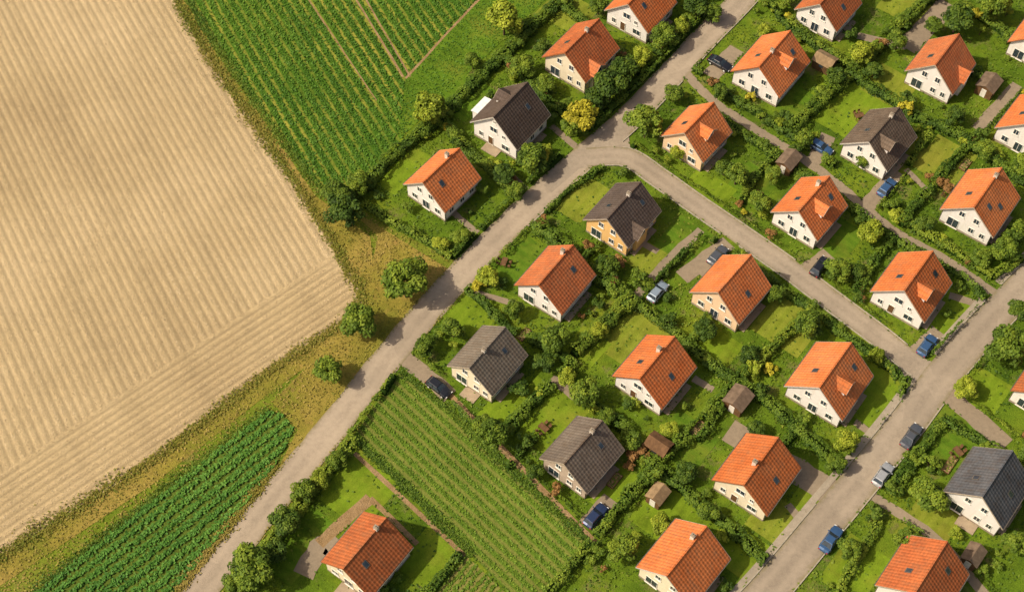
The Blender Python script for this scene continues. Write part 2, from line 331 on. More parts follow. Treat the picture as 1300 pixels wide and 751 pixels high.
M_zinc=plain('zinc_gutter',(.2,.17,.14),.45,.4,.5); M_stone=plain('plinth_stone',(.3,.25,.19),.9,.1); M_chim=plain('chimney_render',(.62,.57,.5),.9,.1); M_black=plain('rubber',(.02,.02,.02),.8,.2)
M_patio=m_road('patio_slabs',(.33,.26,.18),False)
M_white=plain('white_metal',(.72,.72,.70),.4,.4)
FOOT=[]
def foot(x,y,ang,hx,hy): FOOT.append((x,y,ang,hx,hy))
def house(xl,xr,ym,wall='w',roof='o',he=3.6,pitch=.95,ang=52,ratio=1.0,dorm=None,cross=None,sky=1,balc=False,chim=(.6,.5),cons=False,name='house',seed=0,ld=None):
    r=random.Random(xl*7+seed)
    c=P((xl+xr)/2,ym,he-.3); a=P(xl,ym,he-.3); b=P(xr,ym,he-.3)
    A=math.radians(ang-90); kx=math.cos(math.radians(90-ang)); ky=math.cos(math.radians(ang))
    Wr=abs(b[0]-a[0])/(kx+ky*ratio); Lr=Wr*ratio
    W=Wr-1.0; L=Lr-.8; hw=W/2; hl=L/2
    E=empty(name,c[0],c[1],A); foot(c[0],c[1],A,hw+.2,hl+.2)
    zr=he+hw*pitch; rz=lambda x: zr-abs(x)*pitch
    xo=Wr/2; ze=rz(xo); t=.2
    B=MB(); B.prism([(-hw,.0),(hw,.0),(hw,he),(0,zr),(-hw,he)],-hl,hl); B.obj('walls',WA[wall],E)
    B=MB(); B.box(-hw-.04,hw+.04,-hl-.04,hl+.04,0,.45); B.obj('plinth',M_stone,E)
    B=MB(); B.prism([(-xo,ze),(-xo,ze+t),(0,zr+t),(xo,ze+t),(xo,ze),(0,zr+.004)],-Lr/2,Lr/2)
    ni=int(Lr/.4)
    R=MB()
    for i in range(ni):
        yy=-Lr/2+i*Lr/ni; q=.02*(i%2); R.prism([(-.17,zr+t-.14),(-.1,zr+t+.05+q),(.1,zr+t+.05+q),(.17,zr+t-.14)],yy,yy+Lr/ni-.015)
    T=MB(); G=MB(); F=MB(); D=MB(); S=MB(); WB=MB()
    for sgn in (-1,1):
        y1=sgn*Lr/2; y2=sgn*(Lr/2+.04)
        T.prism([(-xo-.02,ze-.08),(-xo-.02,ze+t-.02),(0,zr+t-.02),(xo+.02,ze+t-.02),(xo+.02,ze-.08),(0,zr-.08)],min(y1,y2),max(y1,y2))
        x1=sgn*(xo+.025);x2=sgn*(xo+.14); F.box(min(x1,x2),max(x1,x2),-Lr/2,Lr/2,ze+.02,ze+.13)
        F.cyl((sgn*(hw+.09),-hl+.15,he/2),.06,he-.3,8)
    def win(face,u,z,w=1.0,h=1.2,door=False,shut=False):
        def bx(Bd,u0,u1,z0,z1,o0,o1):
            if face=='f': Bd.box(u0,u1,-hl-o1,-hl-o0,z0,z1)
            if face=='b': Bd.box(u0,u1,hl+o0,hl+o1,z0,z1)
            if face=='r': Bd.box(hw+o0,hw+o1,u0,u1,z0,z1)
            if face=='l': Bd.box(-hw-o1,-hw-o0,u0,u1,z0,z1)
        fr=.09
        bx(D if door else G,u-w/2+fr,u+w/2-fr,z+fr,z+h-fr,-.02,.02)
        for (p,q,m,n) in ((u-w/2,u-w/2+fr,z,z+h),(u+w/2-fr,u+w/2,z,z+h),(u-w/2+fr,u+w/2-fr,z,z+fr),(u-w/2+fr,u+w/2-fr,z+h-fr,z+h)): bx(S,p,q,m,n,-.02,.07)
        if not door:
            bx(S,u-.035,u+.035,z+fr,z+h-fr,-.01,.05); bx(S,u-w/2-.08,u+w/2+.08,z-.09,z-.003,-.02,.16)
        if shut:
            for q in (-1,1): bx(WB,u+q*(w/2+.27)-.2,u+q*(w/2+.27)+.2,z,z+h,-.01,.055)
    sh=r.random()<.15; var=r.randint(0,2)
    if var==0: win('f',-hw*.6,1.0,1.2,1.3,shut=sh); win('f',hw*.62,1.0,1.2,1.3,shut=sh); win('f',0,.25,1.5,2.1)
    elif var==1: win('f',-hw*.5,.25,2.0,2.1); win('f',hw*.25,1.1,1.0,1.2); win('f',hw*.7,1.1,.9,1.2)
    else: win('f',-hw*.66,1.1,.9,1.2); win('f',-hw*.2,.25,1.1,2.1,door=True); win('f',hw*.5,1.0,1.6,1.3)
    if var<2: win('f',-hw*.3,he+.1,1.0,1.25,shut=sh); win('f',hw*.3,he+.1,1.0,1.25,shut=sh)
    else: win('f',-hw*.05,he+.1,1.5,1.3); win('f',hw*.42,he-.2,.7,.9)
    if hw*pitch>4.4 and var: win('f',0,zr-1.9,.55,.65)
    for u in (-.6,.05,.62): win('r',u*hl,1.0,1.1,1.25)
    for u in (-.6,.6): win('l',u*hl,1.0,1.1,1.25)
    win('b',-hw*.5,1.,1.2,1.3); win('b',hw*.4,1.,1.2,1.3); win('b',0,he+.2,1.2,1.2)
    def skyl(side,x,y,w=.8,l=1.1):
        for (m,Bd,g0,g1) in ((0,F,.0,.09),(.1,G,.05,.11)):
            xs=(x-l/2*.75+m,x+l/2*.75-m); c8=[]
            for g in (g0,g1):
                for (xx,yy) in ((xs[0],y-w/2+m),(xs[1],y-w/2+m),(xs[1],y+w/2-m),(xs[0],y+w/2-m)): c8.append((side*xx,yy,rz(xx)+t+g))
            Bd.hexa(c8)
    sp=[(1,hw*.42,-hl*.45),(1,hw*.5,hl*.45),(-1,hw*.5,-hl*.3),(1,hw*.72,0)]
    k0=r.randint(0,3)
    for i in range(sky): skyl(*sp[(i+k0)%4] if not (dorm or cross) else (sp[2] if i==0 else (1,hw*.5,hl*.6)))
    def dormer(side,y,w,xf,hh,tocross=False):
        zb=rz(xf)-.3 if not tocross else 0.0
        zt=rz(xf)+hh if not tocross else he+.1
        rise=w/2*.85
        zrd=zt+rise; xb=max(.05,(zr-zrd)/pitch-.1)
        W2=MB(); W2.prism([(y-w/2,zb),(y+w/2,zb),(y+w/2,zt),(y,zrd),(y-w/2,zt)],side*xf,side*max(xb-.3,.02),'x'); W2.obj('dormer_walls',WA[wall],E)
        o=.28; zl=zrd-(w/2+o)*.85
        R2=MB(); R2.prism([(y-w/2-o,zl+.02),(y-w/2-o,zl+.18),(y,zrd+.18),(y+w/2+o,zl+.18),(y+w/2+o,zl+.02),(y,zrd+.02)],side*(xf+.35),side*max(xb-.35,.03),'x'); R2.obj('dormer_roof',RO[roof],E)
        T2=MB(); T2.prism([(y-w/2-o-.02,zl-.06),(y-w/2-o-.02,zl+.16),(y,zrd+.16),(y+w/2+o+.02,zl+.16),(y+w/2+o+.02,zl-.06),(y,zrd-.06)],side*(xf+.35),side*(xf+.39),'x'); T2.obj('dormer_bargeboard',M_barge[0],E)
        ww=min(w*.55,1.3); z0=zt-.95 if not tocross else he-.5
        x0,x1=side*(xf+.0),side*(xf+.05); G.box(min(x0,x1),max(x0,x1),y-ww/2,y+ww/2,z0,z0+1.0)
        x0,x1=side*(xf+.0),side*(xf+.08)
        for (p,q,m,n) in ((y-ww/2-.09,y-ww/2,z0,z0+1.),(y+ww/2,y+ww/2+.09,z0,z0+1.),(y-ww/2-.09,y+ww/2+.09,z0-.09,z0),(y-ww/2-.09,y+ww/2+.09,z0+1.,z0+1.09)): S.box(min(x0,x1),max(x0,x1),p,q,m,n)
    if dorm is not None: dormer(1,dorm*hl,2.2,hw*.72,1.4)
    if ld is not None: dormer(-1,ld*hl,2.2,hw*.7,1.3)
    if cross is not None: dormer(1,cross*hl,3.0,hw+.7,0,True)
    if chim:
        cx,cy=chim[0]*.9,chim[1]*hl; CH=MB(); CH.box(cx-.3,cx+.3,cy-.25,cy+.25,rz(abs(cx))-.8,zr+.75); CH.obj('chimney',M_chim,E)
        C2=MB(); C2.box(cx-.35,cx+.35,cy-.3,cy+.3,zr+.75,zr+.84); C2.cyl((cx-.12,cy,zr+.94),.09,.2,8); C2.cyl((cx+.13,cy,zr+.94),.09,.2,8); C2.obj('chimney_cap',M_stone,E)
    if balc:
        WB.box(-hw*.62,hw*.62,-hl-1.2,-hl-.01,he-.25,he-.1)
        for i in range(9):
            u=-hw*.6+i*hw*1.2/8; WB.box(u-.03,u+.03,-hl-1.2,-hl-1.14,he-.1,he+.8)
        WB.box(-hw*.62,hw*.62,-hl-1.22,-hl-1.12,he+.8,he+.88)
        for u in(-hw*.58,hw*.58): WB.box(u-.07,u+.07,-hl-1.17,-hl-1.03,0,he-.25)
    if cons:
        CB=MB(); CB.prism([(-hl*.5,2.9),(-hl*.5,0),(hl*.3,0),(hl*.3,2.9)],-hw-2.0,-hw+.02,'x'); CB.obj('annex_walls',WA['w'],E)
        C3=MB(); C3.hexa([(-hw-2.2,-hl*.5-.2,2.95),(-hw+.1,-hl*.5-.2,3.3),(-hw+.1,hl*.3+.2,3.3),(-hw-2.2,hl*.3+.2,2.95),(-hw-2.2,-hl*.5-.2,3.08),(-hw+.1,-hl*.5-.2,3.43),(-hw+.1,hl*.3+.2,3.43),(-hw-2.2,hl*.3+.2,3.08)]); C3.obj('annex_roof',M_white,E)
    if r.random()<.45:
        q0=r.uniform(-.6,.1); PT=MB(); PT.box(hw*q0,hw*(q0+.7),-hl-1.6-r.random(),-hl-.05,.02,.16); PT.obj('patio',M_patio,E)
        foot(c[0]+(hl+1.0)*math.sin(A),c[1]-(hl+1.0)*math.cos(A),A,hw*.6,.9)
    if r.random()<.7:
        PT=MB(); PT.box(hw+.05,hw+1.1,-hl*.8,hl*.7,.02,.15); PT.obj('side_path',M_patio,E)
        foot(c[0]+ (hw+.6)*math.cos(A),c[1]+(hw+.6)*math.sin(A),A,.5,hl*.7)
    B.obj('roof',RO[roof],E); R.obj('ridge_tiles',RO[roof],E); T.obj('bargeboards',M_barge[1 if (roof in 'or' and r.random()<.5) else (2 if r.random()<.4 else 0)],E); G.obj('window_glass',M_glass,E)
    S.obj('window_frames',M_trim,E); D.obj('door',M_wood,E); F.obj('gutters',M_zinc,E); WB.obj('timber_parts',M_wood,E)
    return E
H=[dict(xl=512,xr=611,ym=230,roof='o'),
dict(xl=597,xr=699,ym=150,roof='d',cons=True,sky=1,ld=.3,he=3.9),
dict(xl=688,xr=787,ym=67,roof='r',wall='c',cross=-.35,he=3.8),
dict(xl=767,xr=860,ym=8,roof='o',sky=1),
dict(xl=838,xr=930,ym=170,roof='o',wall='p',dorm=-.1),
dict(xl=927,xr=1030,ym=84,roof='o',dorm=.1,cross=None,sky=2),
dict(xl=1008,xr=1095,ym=8,roof='r',sky=1),
dict(xl=1148,xr=1240,ym=85,roof='r',cross=.1),
dict(xl=1066,xr=1165,ym=178,roof='br',dorm=-.4),
dict(xl=1278,xr=1370,ym=48,roof='o'),
dict(xl=1262,xr=1360,ym=158,roof='o'),
dict(xl=1192,xr=1297,ym=258,roof='o',sky=3),
dict(xl=978,xr=1077,ym=265,roof='o',dorm=-.1,sky=2),
dict(xl=1104,xr=1210,ym=364,roof='o',dorm=-.35,sky=3),
dict(xl=740,xr=840,ym=273,roof='d',wall='y',cross=-.25,sky=2),
dict(xl=653,xr=757,ym=355,roof='r',wall='w',sky=1),
dict(xl=875,xr=980,ym=367,roof='o',wall='p',sky=1),
dict(xl=568,xr=670,ym=457,roof='g',wall='c',sky=1),
dict(xl=777,xr=885,ym=471,roof='o',sky=2),
dict(xl=995,xr=1110,ym=483,roof='o',dorm=-.2,sky=2),
dict(xl=685,xr=793,ym=576,roof='br',wall='b',name='brick_house',sky=1),
dict(xl=903,xr=1018,ym=601,roof='o',wall='c',sky=1),
dict(xl=1197,xr=1312,ym=618,roof='b',sky=2,he=4.2),
dict(xl=408,xr=524,ym=703,roof='r',wall='c',sky=1),
dict(xl=807,xr=928,ym=714,roof='o',wall='c',sky=0),
dict(xl=1110,xr=1232,ym=735,roof='r',wall='w',sky=2),
dict(xl=1282,xr=1395,ym=488,roof='r',wall='w',sky=0)]
for i,h in enumerate(H):
    h.setdefault('chim',((-.6,.6,.0)[i%3],(.5,-.2,.3,.6)[i%4]) if i%3!=1 else None); h.setdefault('ang',52+(-1.5,1,0,1.5)[i%4]); h.setdefault('ratio',(1.0,.96,1.04)[i%3]); h.setdefault('pitch',(.95,1.0,.92)[i%3]); house(**h)
# ------------------------------------------------------------------ sheds
def shed(px,py,w,l,ang=52,roof=None,h=2.1):
    x,y=P(px,py,1.5); A=math.radians(ang-90); E=empty('garden_shed',x,y,A); foot(x,y,A,w/2+.2,l/2+.2)
    B=MB(); B.prism([(-w/2,0),(w/2,0),(w/2,h),(0,h+.7),(-w/2,h)],-l/2,l/2); B.obj('walls',M_wood,E)
    B=MB(); o=w/2+.25; z=h-.25*1.4/w; B.prism([(-o,z),(-o,z+.1),(0,h+.82),(o,z+.1),(o,z),(0,h+.72)],-l/2-.2,l/2+.2); B.obj('roof',roof or M_wood,E)
    B=MB(); B.box(-.45,.45,-l/2-.05,-l/2+.01,.1,1.95); B.obj('door',M_trim,E)
    B=MB(); B.box(w/2-.01,w/2+.04,-.4,.4,1.1,1.7); B.obj('window',M_glass,E)
M_felt=plain('roof_felt',(.16,.115,.08),.9,.1,0,.3); M_shedroof=plain('shed_roof_boards',(.26,.18,.10),.9,.1,0,.3)
for a in [(1001,205,2.6,3.4,52,M_felt),(937,507,3.0,3.4,52,M_felt),(1047,78,2.6,3.4,-38,M_shedroof),(1255,108,3,3.5,52,M_felt),(835,628,2.2,2.6,52,M_shedroof),(1235,705,2.2,2.8,52,M_felt),(836,565,2.4,3.2,-38,M_wood)]: shed(*a)
def table_set(px,py):
    x,y=P(px,py); E=empty('garden_table_set',x,y,random.uniform(0,3),.05); foot(x,y,0,1.3,1.3)
    B=MB(); B.box(-.8,.8,-.45,.45,.7,.76)
    for a in(-.7,.7):
        for b_ in(-.36,.36): B.box(a-.04,a+.04,b_-.04,b_+.04,0,.7)
    B.obj('table',M_wood,E); C=MB()
    for (a,b_,d) in((-.4,-.95,-1),(.4,-.95,-1),(-.4,.95,1),(.4,.95,1)):
        C.box(a-.22,a+.22,b_-.22,b_+.22,.42,.47); C.box(a-.22,a+.22,b_+d*.2-.02,b_+d*.2+.02,.47,.9)
        for p in(-.19,.19):
            for q in(-.19,.19): C.box(a+p-.02,a+p+.02,b_+q-.02,b_+q+.02,0,.42)
    C.obj('chairs',M_wood,E)
for a in [(1090,150),(640,335),(690,545),(1215,575)]: table_set(*a)
def bed(px,py,w,l,ang=52):
    x,y=P(px,py); A=math.radians(ang-90); E=empty('raised_bed',x,y,A); foot(x,y,A,w/2,l/2)
    B=MB(); t=.06
    B.box(-w/2,w/2,-l/2,-l/2+t,0,.35);B.box(-w/2,w/2,l/2-t,l/2,0,.35);B.box(-w/2,-w/2+t,-l/2+t,l/2-t,0,.35);B.box(w/2-t,w/2,-l/2+t,l/2-t,0,.35); B.obj('planks',M_wood,E)
    B=MB(); B.box(-w/2+t,w/2-t,-l/2+t,l/2-t,.01,.3); B.obj('soil',M_earth,E)
    n=int(w*l*22); C=np.column_stack([rng.uniform(-w/2+.1,w/2-.1,n),rng.uniform(-l/2+.1,l/2-.1,n),rng.uniform(.33,.55,n)])
    o=link(bpy.data.objects.new('plants',quads_mesh('plants',leaf_geo(C,np.array([0,0,1.])+rng.normal(0,.5,(n,3)),rng.uniform(.08,.18,n)),rng.uniform(.1,.9,n),L_mid))); o.parent=E
for a in [(830,445,1.2,3),(665,425,1.2,2.4),(1110,165,1.2,3),(1122,158,1.2,3),(885,545,1.2,3),(960,250,1.2,2.4),(1225,210,1.2,2.6),(620,170,1.2,2.5),(1205,590,1.2,3),(780,610,1.2,2.6),(1075,445,1.2,2.6)]: bed(*a)
# ------------------------------------------------------------------ cars
M_tail=plain('tail_light_red',(.4,.02,.02),.3,.5)
def car(px,py,ang,col,kind='hatch'):
    x,y=P(px,py,.7); A=math.radians(ang); E=empty('parked_car',x,y,A,.08); foot(x,y,A,2.2,1.0)
    k=NT('car_paint',.28,.5); k.b.inputs['Coat Weight'].default_value=.6; k.b.inputs['Metallic'].default_value=.3; k.col(k.ramp(k.noise(3,3),[(.3,tuple(c*.9 for c in col)),(.7,col)])); MP=k.m
    hl=2.15 if kind=='hatch' else 2.3
    st=[(-1.0,.66,.55,.42),(-.965,.80,.78,.28),(-.85,.86,.92,.22),(-.5,.89,.96,.2),(.3,.89,.95,.2),(.5,.88,.93,.2),(.8,.85,.82,.22),(.94,.78,.70,.28),(1.0,.6,.55,.42)]
    V=[];Fc=[]
    for (fx,hw,zt,zb) in st:
        X=fx*hl; V+=[(X,-hw*.9,zb),(X,-hw,.5),(X,-hw*.97,zt-.1),(X,-hw*.85,zt),(X,0,zt+.04),(X,hw*.85,zt),(X,hw*.97,zt-.1),(X,hw,.5),(X,hw*.9,zb)]
    n=9
    for i in range(len(st)-1):
        for j in range(n): q=(j+1)%n; Fc.append((i*n+j,(i+1)*n+j,(i+1)*n+q,i*n+q))
    Fc+=[tuple(range(n)),tuple(range((len(st)-1)*n+n-1,(len(st)-1)*n-1,-1))]
    B=MB(); B.v=V; B.f=Fc; B.obj('body',MP,E)
    b0,b1,t0,t1=(-.86*hl,.42*hl,-.68*hl,.08*hl) if kind=='hatch' else (-.72*hl,.42*hl,-.42*hl,.08*hl)
    G=MB(); zb=.9; zt=1.4; G.hexa([(b0,-.78,zb),(b1,-.78,zb),(b1,.78,zb),(b0,.78,zb),(t0,-.6,zt),(t1,-.6,zt),(t1,.6,zt),(t0,.6,zt)]); G.obj('windows',M_glass,E)
    R=MB(); R.hexa([(t0-.05,-.63,zt),(t1+.05,-.63,zt),(t1+.05,.63,zt),(t0-.05,.63,zt),(t0+.05,-.54,zt+.08),(t1-.08,-.54,zt+.08),(t1-.08,.54,zt+.08),(t0+.05,.54,zt+.08)])
    for s in(-1,1):
        for (xb,xt) in ((b0,t0),(b1,t1),((b0+b1)/2-.1,(t0+t1)/2)):
            R.hexa([(xb-.06,s*.795-.03,zb),(xb+.06,s*.795-.03,zb),(xb+.06,s*.795+.03,zb),(xb-.06,s*.795+.03,zb),(xt-.06,s*.615-.03,zt+.01),(xt+.06,s*.615-.03,zt+.01),(xt+.06,s*.615+.03,zt+.01),(xt-.06,s*.615+.03,zt+.01)])
        R.box(b1-.25,b1-.1,s*.98-.1,s*.98+.1,.92,1.04)
    R.obj('roof_and_pillars',MP,E)
    Wm=MB()
    for s in(-1,1):
        for wx in(-.62*hl,.62*hl): Wm.cyl((wx,s*.8,.32),.32,.22,16,'y')
    Wm.obj('wheels',M_black,E)
    Hc=MB()
    for s in(-1,1):
        for wx in(-.62*hl,.62*hl): Hc.cyl((wx,s*.915,.32),.19,.02,10,'y')
        Hc.box(.955*hl,1.0*hl,s*.62-.14,s*.62+.14,.56,.68)
    Hc.obj('headlights_and_hubs',M_white,E)
    Tl=MB()
    for s in(-1,1): Tl.box(-1.0*hl,-.965*hl,s*.64-.12,s*.64+.12,.6,.75)
    Tl.obj('tail_lights',M_tail,E)
blk=(.02,.022,.03); blu=(.05,.12,.26); nav=(.03,.05,.12); sil=(.42,.44,.46); gry=(.10,.11,.13); lb=(.30,.38,.46)
for a in [(557,491,-40,blk),(835,370,52,lb),(911,324,50,gry),(1041,338,52,blk),(1042,187,-38,blu),(1126,238,50,blu),(1177,438,52,blu),(1157,553,52,gry,'sedan'),(1121,602,52,sil,'hatch'),(1055,684,52,blu,'sedan'),(756,654,50,nav),(914,80,-38,blk,'sedan')]: car(*a)
# ------------------------------------------------------------------ masks
def clear(Q,m=0.0,fields=True,drives=True,feet=True):
    ok=np.ones(len(Q),bool)
    for l,h in ROADS: ok&=dist_line(Q,l)>h+m+.15
    if drives:
        for l,h in DRIVES: ok&=dist_line(Q,l)>h+m*.6
    if feet:
        for (x,y,A,hx,hy) in FOOT:
            dx=Q[:,0]-x;dy=Q[:,1]-y; u=dx*math.cos(A)+dy*math.sin(A); v=-dx*math.sin(A)+dy*math.cos(A)
            ok&=~((np.abs(u)<hx+m)&(np.abs(v)<hy+m))
    if fields:
        for f in FIELDS: ok&=~inpoly(Q,f)
    return ok
# ------------------------------------------------------------------ lawns
LAWNS=[]
for i,(px,py,a,b_) in enumerate([(500,208,9,8),(652,325,8,8),(798,425,9,10),(690,528,9,9),(1085,138,12,9),(1003,408,9,8),(1118,508,9,8),(868,305,7,6),(768,612,7,6),(855,655,8,9),(955,235,7,6),(1200,205,8,7),(1212,402,8,6),(1215,562,8,9),(1180,665,8,6),(1085,722,8,6),(1030,638,6,5),(735,250,8,6),(600,395,7,7),(1060,305,8,6),(470,600,14,9),(560,720,7,10),(380,690,10,6),(985,660,6,6),(1160,500,4,6),(585,120,8,8),(720,15,7,8),(900,240,5,7),(1240,490,6,8),(1130,110,7,7),(940,700,6,6),(870,560,7,7),(1050,130,6,6),(640,520,6,5),(1290,340,6,6),(1150,10,6,8),(1085,430,5,6),(1010,130,6,5),(825,330,5,5),(745,440,5,5),(910,440,5,6),(1150,190,4,6),(640,430,5,5)]):
    x,y=P(px,py); c=[]; a*=1.1; b_*=1.1
    for (u,v) in ((-a/2,-b_/2),(a/2,-b_/2),(a/2,b_/2),(-a/2,b_/2)): c.append((x+u*gy[0]+v*gx[0],y+u*gy[1]+v*gx[1]))
    poly_sheet('lawn',c,.046+.0003*i,M_lawns[i%3 if i%4 else 0]); LAWNS.append(np.array(c))
# ------------------------------------------------------------------ hedges
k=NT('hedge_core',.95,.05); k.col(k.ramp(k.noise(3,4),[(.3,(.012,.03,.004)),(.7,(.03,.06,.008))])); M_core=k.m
def hedge(pxl,w=1.1,h=1.5,mat=None,den=85):
    L=PL(pxl); seg=np.linalg.norm(np.diff(L,axis=0),axis=1); tot=seg.sum(); n=int(tot*den*w/1.15)
    s=rng.uniform(0,tot,n); cs=np.concatenate([[0],np.cumsum(seg)]); i=np.clip(np.searchsorted(cs,s)-1,0,len(seg)-1)
    t=(s-cs[i])/seg[i]; base=L[i]*(1-t[:,None])+L[i+1]*t[:,None]; d=(L[i+1]-L[i])/seg[i][:,None]; nn=np.stack([-d[:,1],d[:,0]],1)
    a1,a2,a3=rng.uniform(0,6.28,3)
    base=base+nn*(.16*np.sin(s*.55+a1)+.08*np.sin(s*1.7+a2))[:,None]
    ww=w/2*(1.05+.20*np.sin(s*.9+a2)+.18*np.sin(s*2.3+a3)); hh=h*(1+.16*np.sin(s*.6+a3)+.15*np.sin(s*1.9+a1))
    th=rng.uniform(-.25,math.pi+.25,n); cx=np.cos(th); sz=np.sin(th)
    off=np.sign(cx)*np.abs(cx)**.55*ww; z=np.clip(hh*(.3+.7*np.sign(sz)*np.abs(sz)**.5),.05,9)
    C=np.column_stack([base+nn*off[:,None],z]); C+=rng.normal(0,.09,C.shape)
    Nv=np.column_stack([nn*cx[:,None]*1.0,np.maximum(sz,0)+.5])+rng.normal(0,.4,(n,3))
    tone=np.clip(.18+.45*(z/h)+rng.normal(0,.14,n)+.17*np.sin(s*1.1+a1),0,1)  # leaf colour brightens with height, painting a lit top and shaded foot
    ok=clear(C[:,:2],.1)
    if ok.sum()<30: return
    V=leaf_geo(C[ok],Nv[ok],rng.uniform(.12,.25,ok.sum()))
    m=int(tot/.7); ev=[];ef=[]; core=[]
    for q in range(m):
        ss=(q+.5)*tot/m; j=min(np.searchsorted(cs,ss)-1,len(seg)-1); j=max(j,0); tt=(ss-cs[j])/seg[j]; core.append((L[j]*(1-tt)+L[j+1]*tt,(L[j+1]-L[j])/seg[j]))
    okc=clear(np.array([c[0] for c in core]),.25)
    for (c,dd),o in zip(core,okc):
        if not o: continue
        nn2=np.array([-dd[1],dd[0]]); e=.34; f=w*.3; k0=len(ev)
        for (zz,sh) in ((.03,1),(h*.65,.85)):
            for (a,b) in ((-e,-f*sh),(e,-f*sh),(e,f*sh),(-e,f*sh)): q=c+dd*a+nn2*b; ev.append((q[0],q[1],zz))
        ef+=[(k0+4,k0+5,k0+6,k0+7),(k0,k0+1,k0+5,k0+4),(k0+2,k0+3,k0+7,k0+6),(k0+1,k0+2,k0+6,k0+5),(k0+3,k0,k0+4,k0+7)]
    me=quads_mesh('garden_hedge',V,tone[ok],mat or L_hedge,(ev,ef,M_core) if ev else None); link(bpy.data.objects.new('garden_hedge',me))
HED=[([(607,350),(640,320),(676,284)],1.,1.2),([(692,272),(725,240),(765,214)],1.,1.2),([(680,287),(740,342),(803,386)],2.2,2.0),([(728,452),(770,412),(806,382)],2.3,2.0),([(806,384),(850,340),(888,298)],1.2,1.5),
([(592,368),(650,422),(722,458)],1.2,1.4),([(806,386),(860,428),(905,466)],1.4,1.5),([(905,466),(985,522),(1068,598)],1.6,1.6),([(645,545),(690,500),(728,462)],1.7,1.7),([(522,448),(560,480)],.9,1.2),([(570,505),(640,570),(700,630),(752,678)],1.0,1.2),
([(765,668),(830,596),(925,502)],1.8,1.7),([(940,480),(985,440),(1030,395)],1.3,1.6),([(832,596),(900,650),(985,725)],1.6,1.5),([(735,500),(790,545),(832,592)],1.5,1.6),([(690,760),(748,692),(770,668)],1.5,1.5),
([(905,305),(960,347),(1020,388),(1100,447),(1142,478)],1.3,1.2),([(1148,480),(1146,512),(1080,608),(1000,705),(960,755)],1.3,1.2),([(802,186),(850,222),(940,282),(1000,326),(1085,388),(1160,450)],1.3,1.2),([(1180,456),(1215,425),(1250,385),(1240,366)],1.3,1.3),
([(905,146),(960,184),(1070,258),(1150,314),(1240,362)],1.3,1.3),([(940,258),(960,225),(985,198)],1.2,1.5),([(1085,372),(1110,335),(1128,305)],1.3,1.5),([(880,88),(930,128),(1000,170),(1060,212)],1.2,1.3),([(1000,170),(1080,96),(1130,46),(1190,-10)],2.0,1.9),
([(1080,96),(1160,150),(1232,182)],1.6,1.6),([(1140,292),(1175,245),(1232,182),(1292,118)],1.5,1.6),([(1135,275),(1200,316),(1258,352),(1310,325)],1.4,1.5),([(1130,46),(1200,70),(1260,110)],1.4,1.5),
([(440,262),(500,200),(560,150),(640,72),(710,5),(740,-25)],2.0,1.7),([(462,262),(510,290),(575,328)],1.1,1.3),([(575,328),(650,258),(712,200)],1.3,1.3),([(745,165),(790,128),(858,58),(905,10)],1.5,1.4),([(556,152),(600,200),(652,244)],1.5,1.6),([(640,75),(700,135),(748,168)],1.5,1.6),([(712,5),(760,50),(812,95)],1.4,1.6),
([(300,760),(350,685),(400,622),(455,552),(500,478)],1.8,1.4),([(540,760),(585,702)],1.2,1.2),([(1128,640),(1195,690),(1262,760)],1.2,1.4),([(1060,760),(1118,655)],1.2,1.2),([(1195,532),(1240,560),(1285,590)],1.2,1.4),([(1130,620),(1190,540)],1.2,1.2),
([(1205,492),(1290,560)],1.,1.2),([(1215,485),(1260,430)],1.2,1.4),([(870,95),(905,55),(965,-15)],1.2,1.2),([(1190,-10),(1260,35),(1310,70)],1.4,1.5),([(885,560),(925,510)],1.2,1.5),([(640,600),(690,545)],1,1.2),([(865,455),(900,400)],1.2,1.4),([(965,445),(920,500)],1.1,1.3),([(1020,540),(985,575)],1,1.3),([(1000,30),(1060,75),(1090,95)],1.3,1.5),([(970,0),(1000,35),(1035,62)],1.,1.3),([(1230,185),(1300,235)],1.4,1.5),([(1175,175),(1150,215),(1105,275)],1.2,1.4),([(730,340),(760,310)],1.,1.2),([(1190,545),(1140,620)],1,1.2)]
for i,h in enumerate(HED): hedge(h[0],h[1],h[2],L_hedge if i%3 else L_mid)
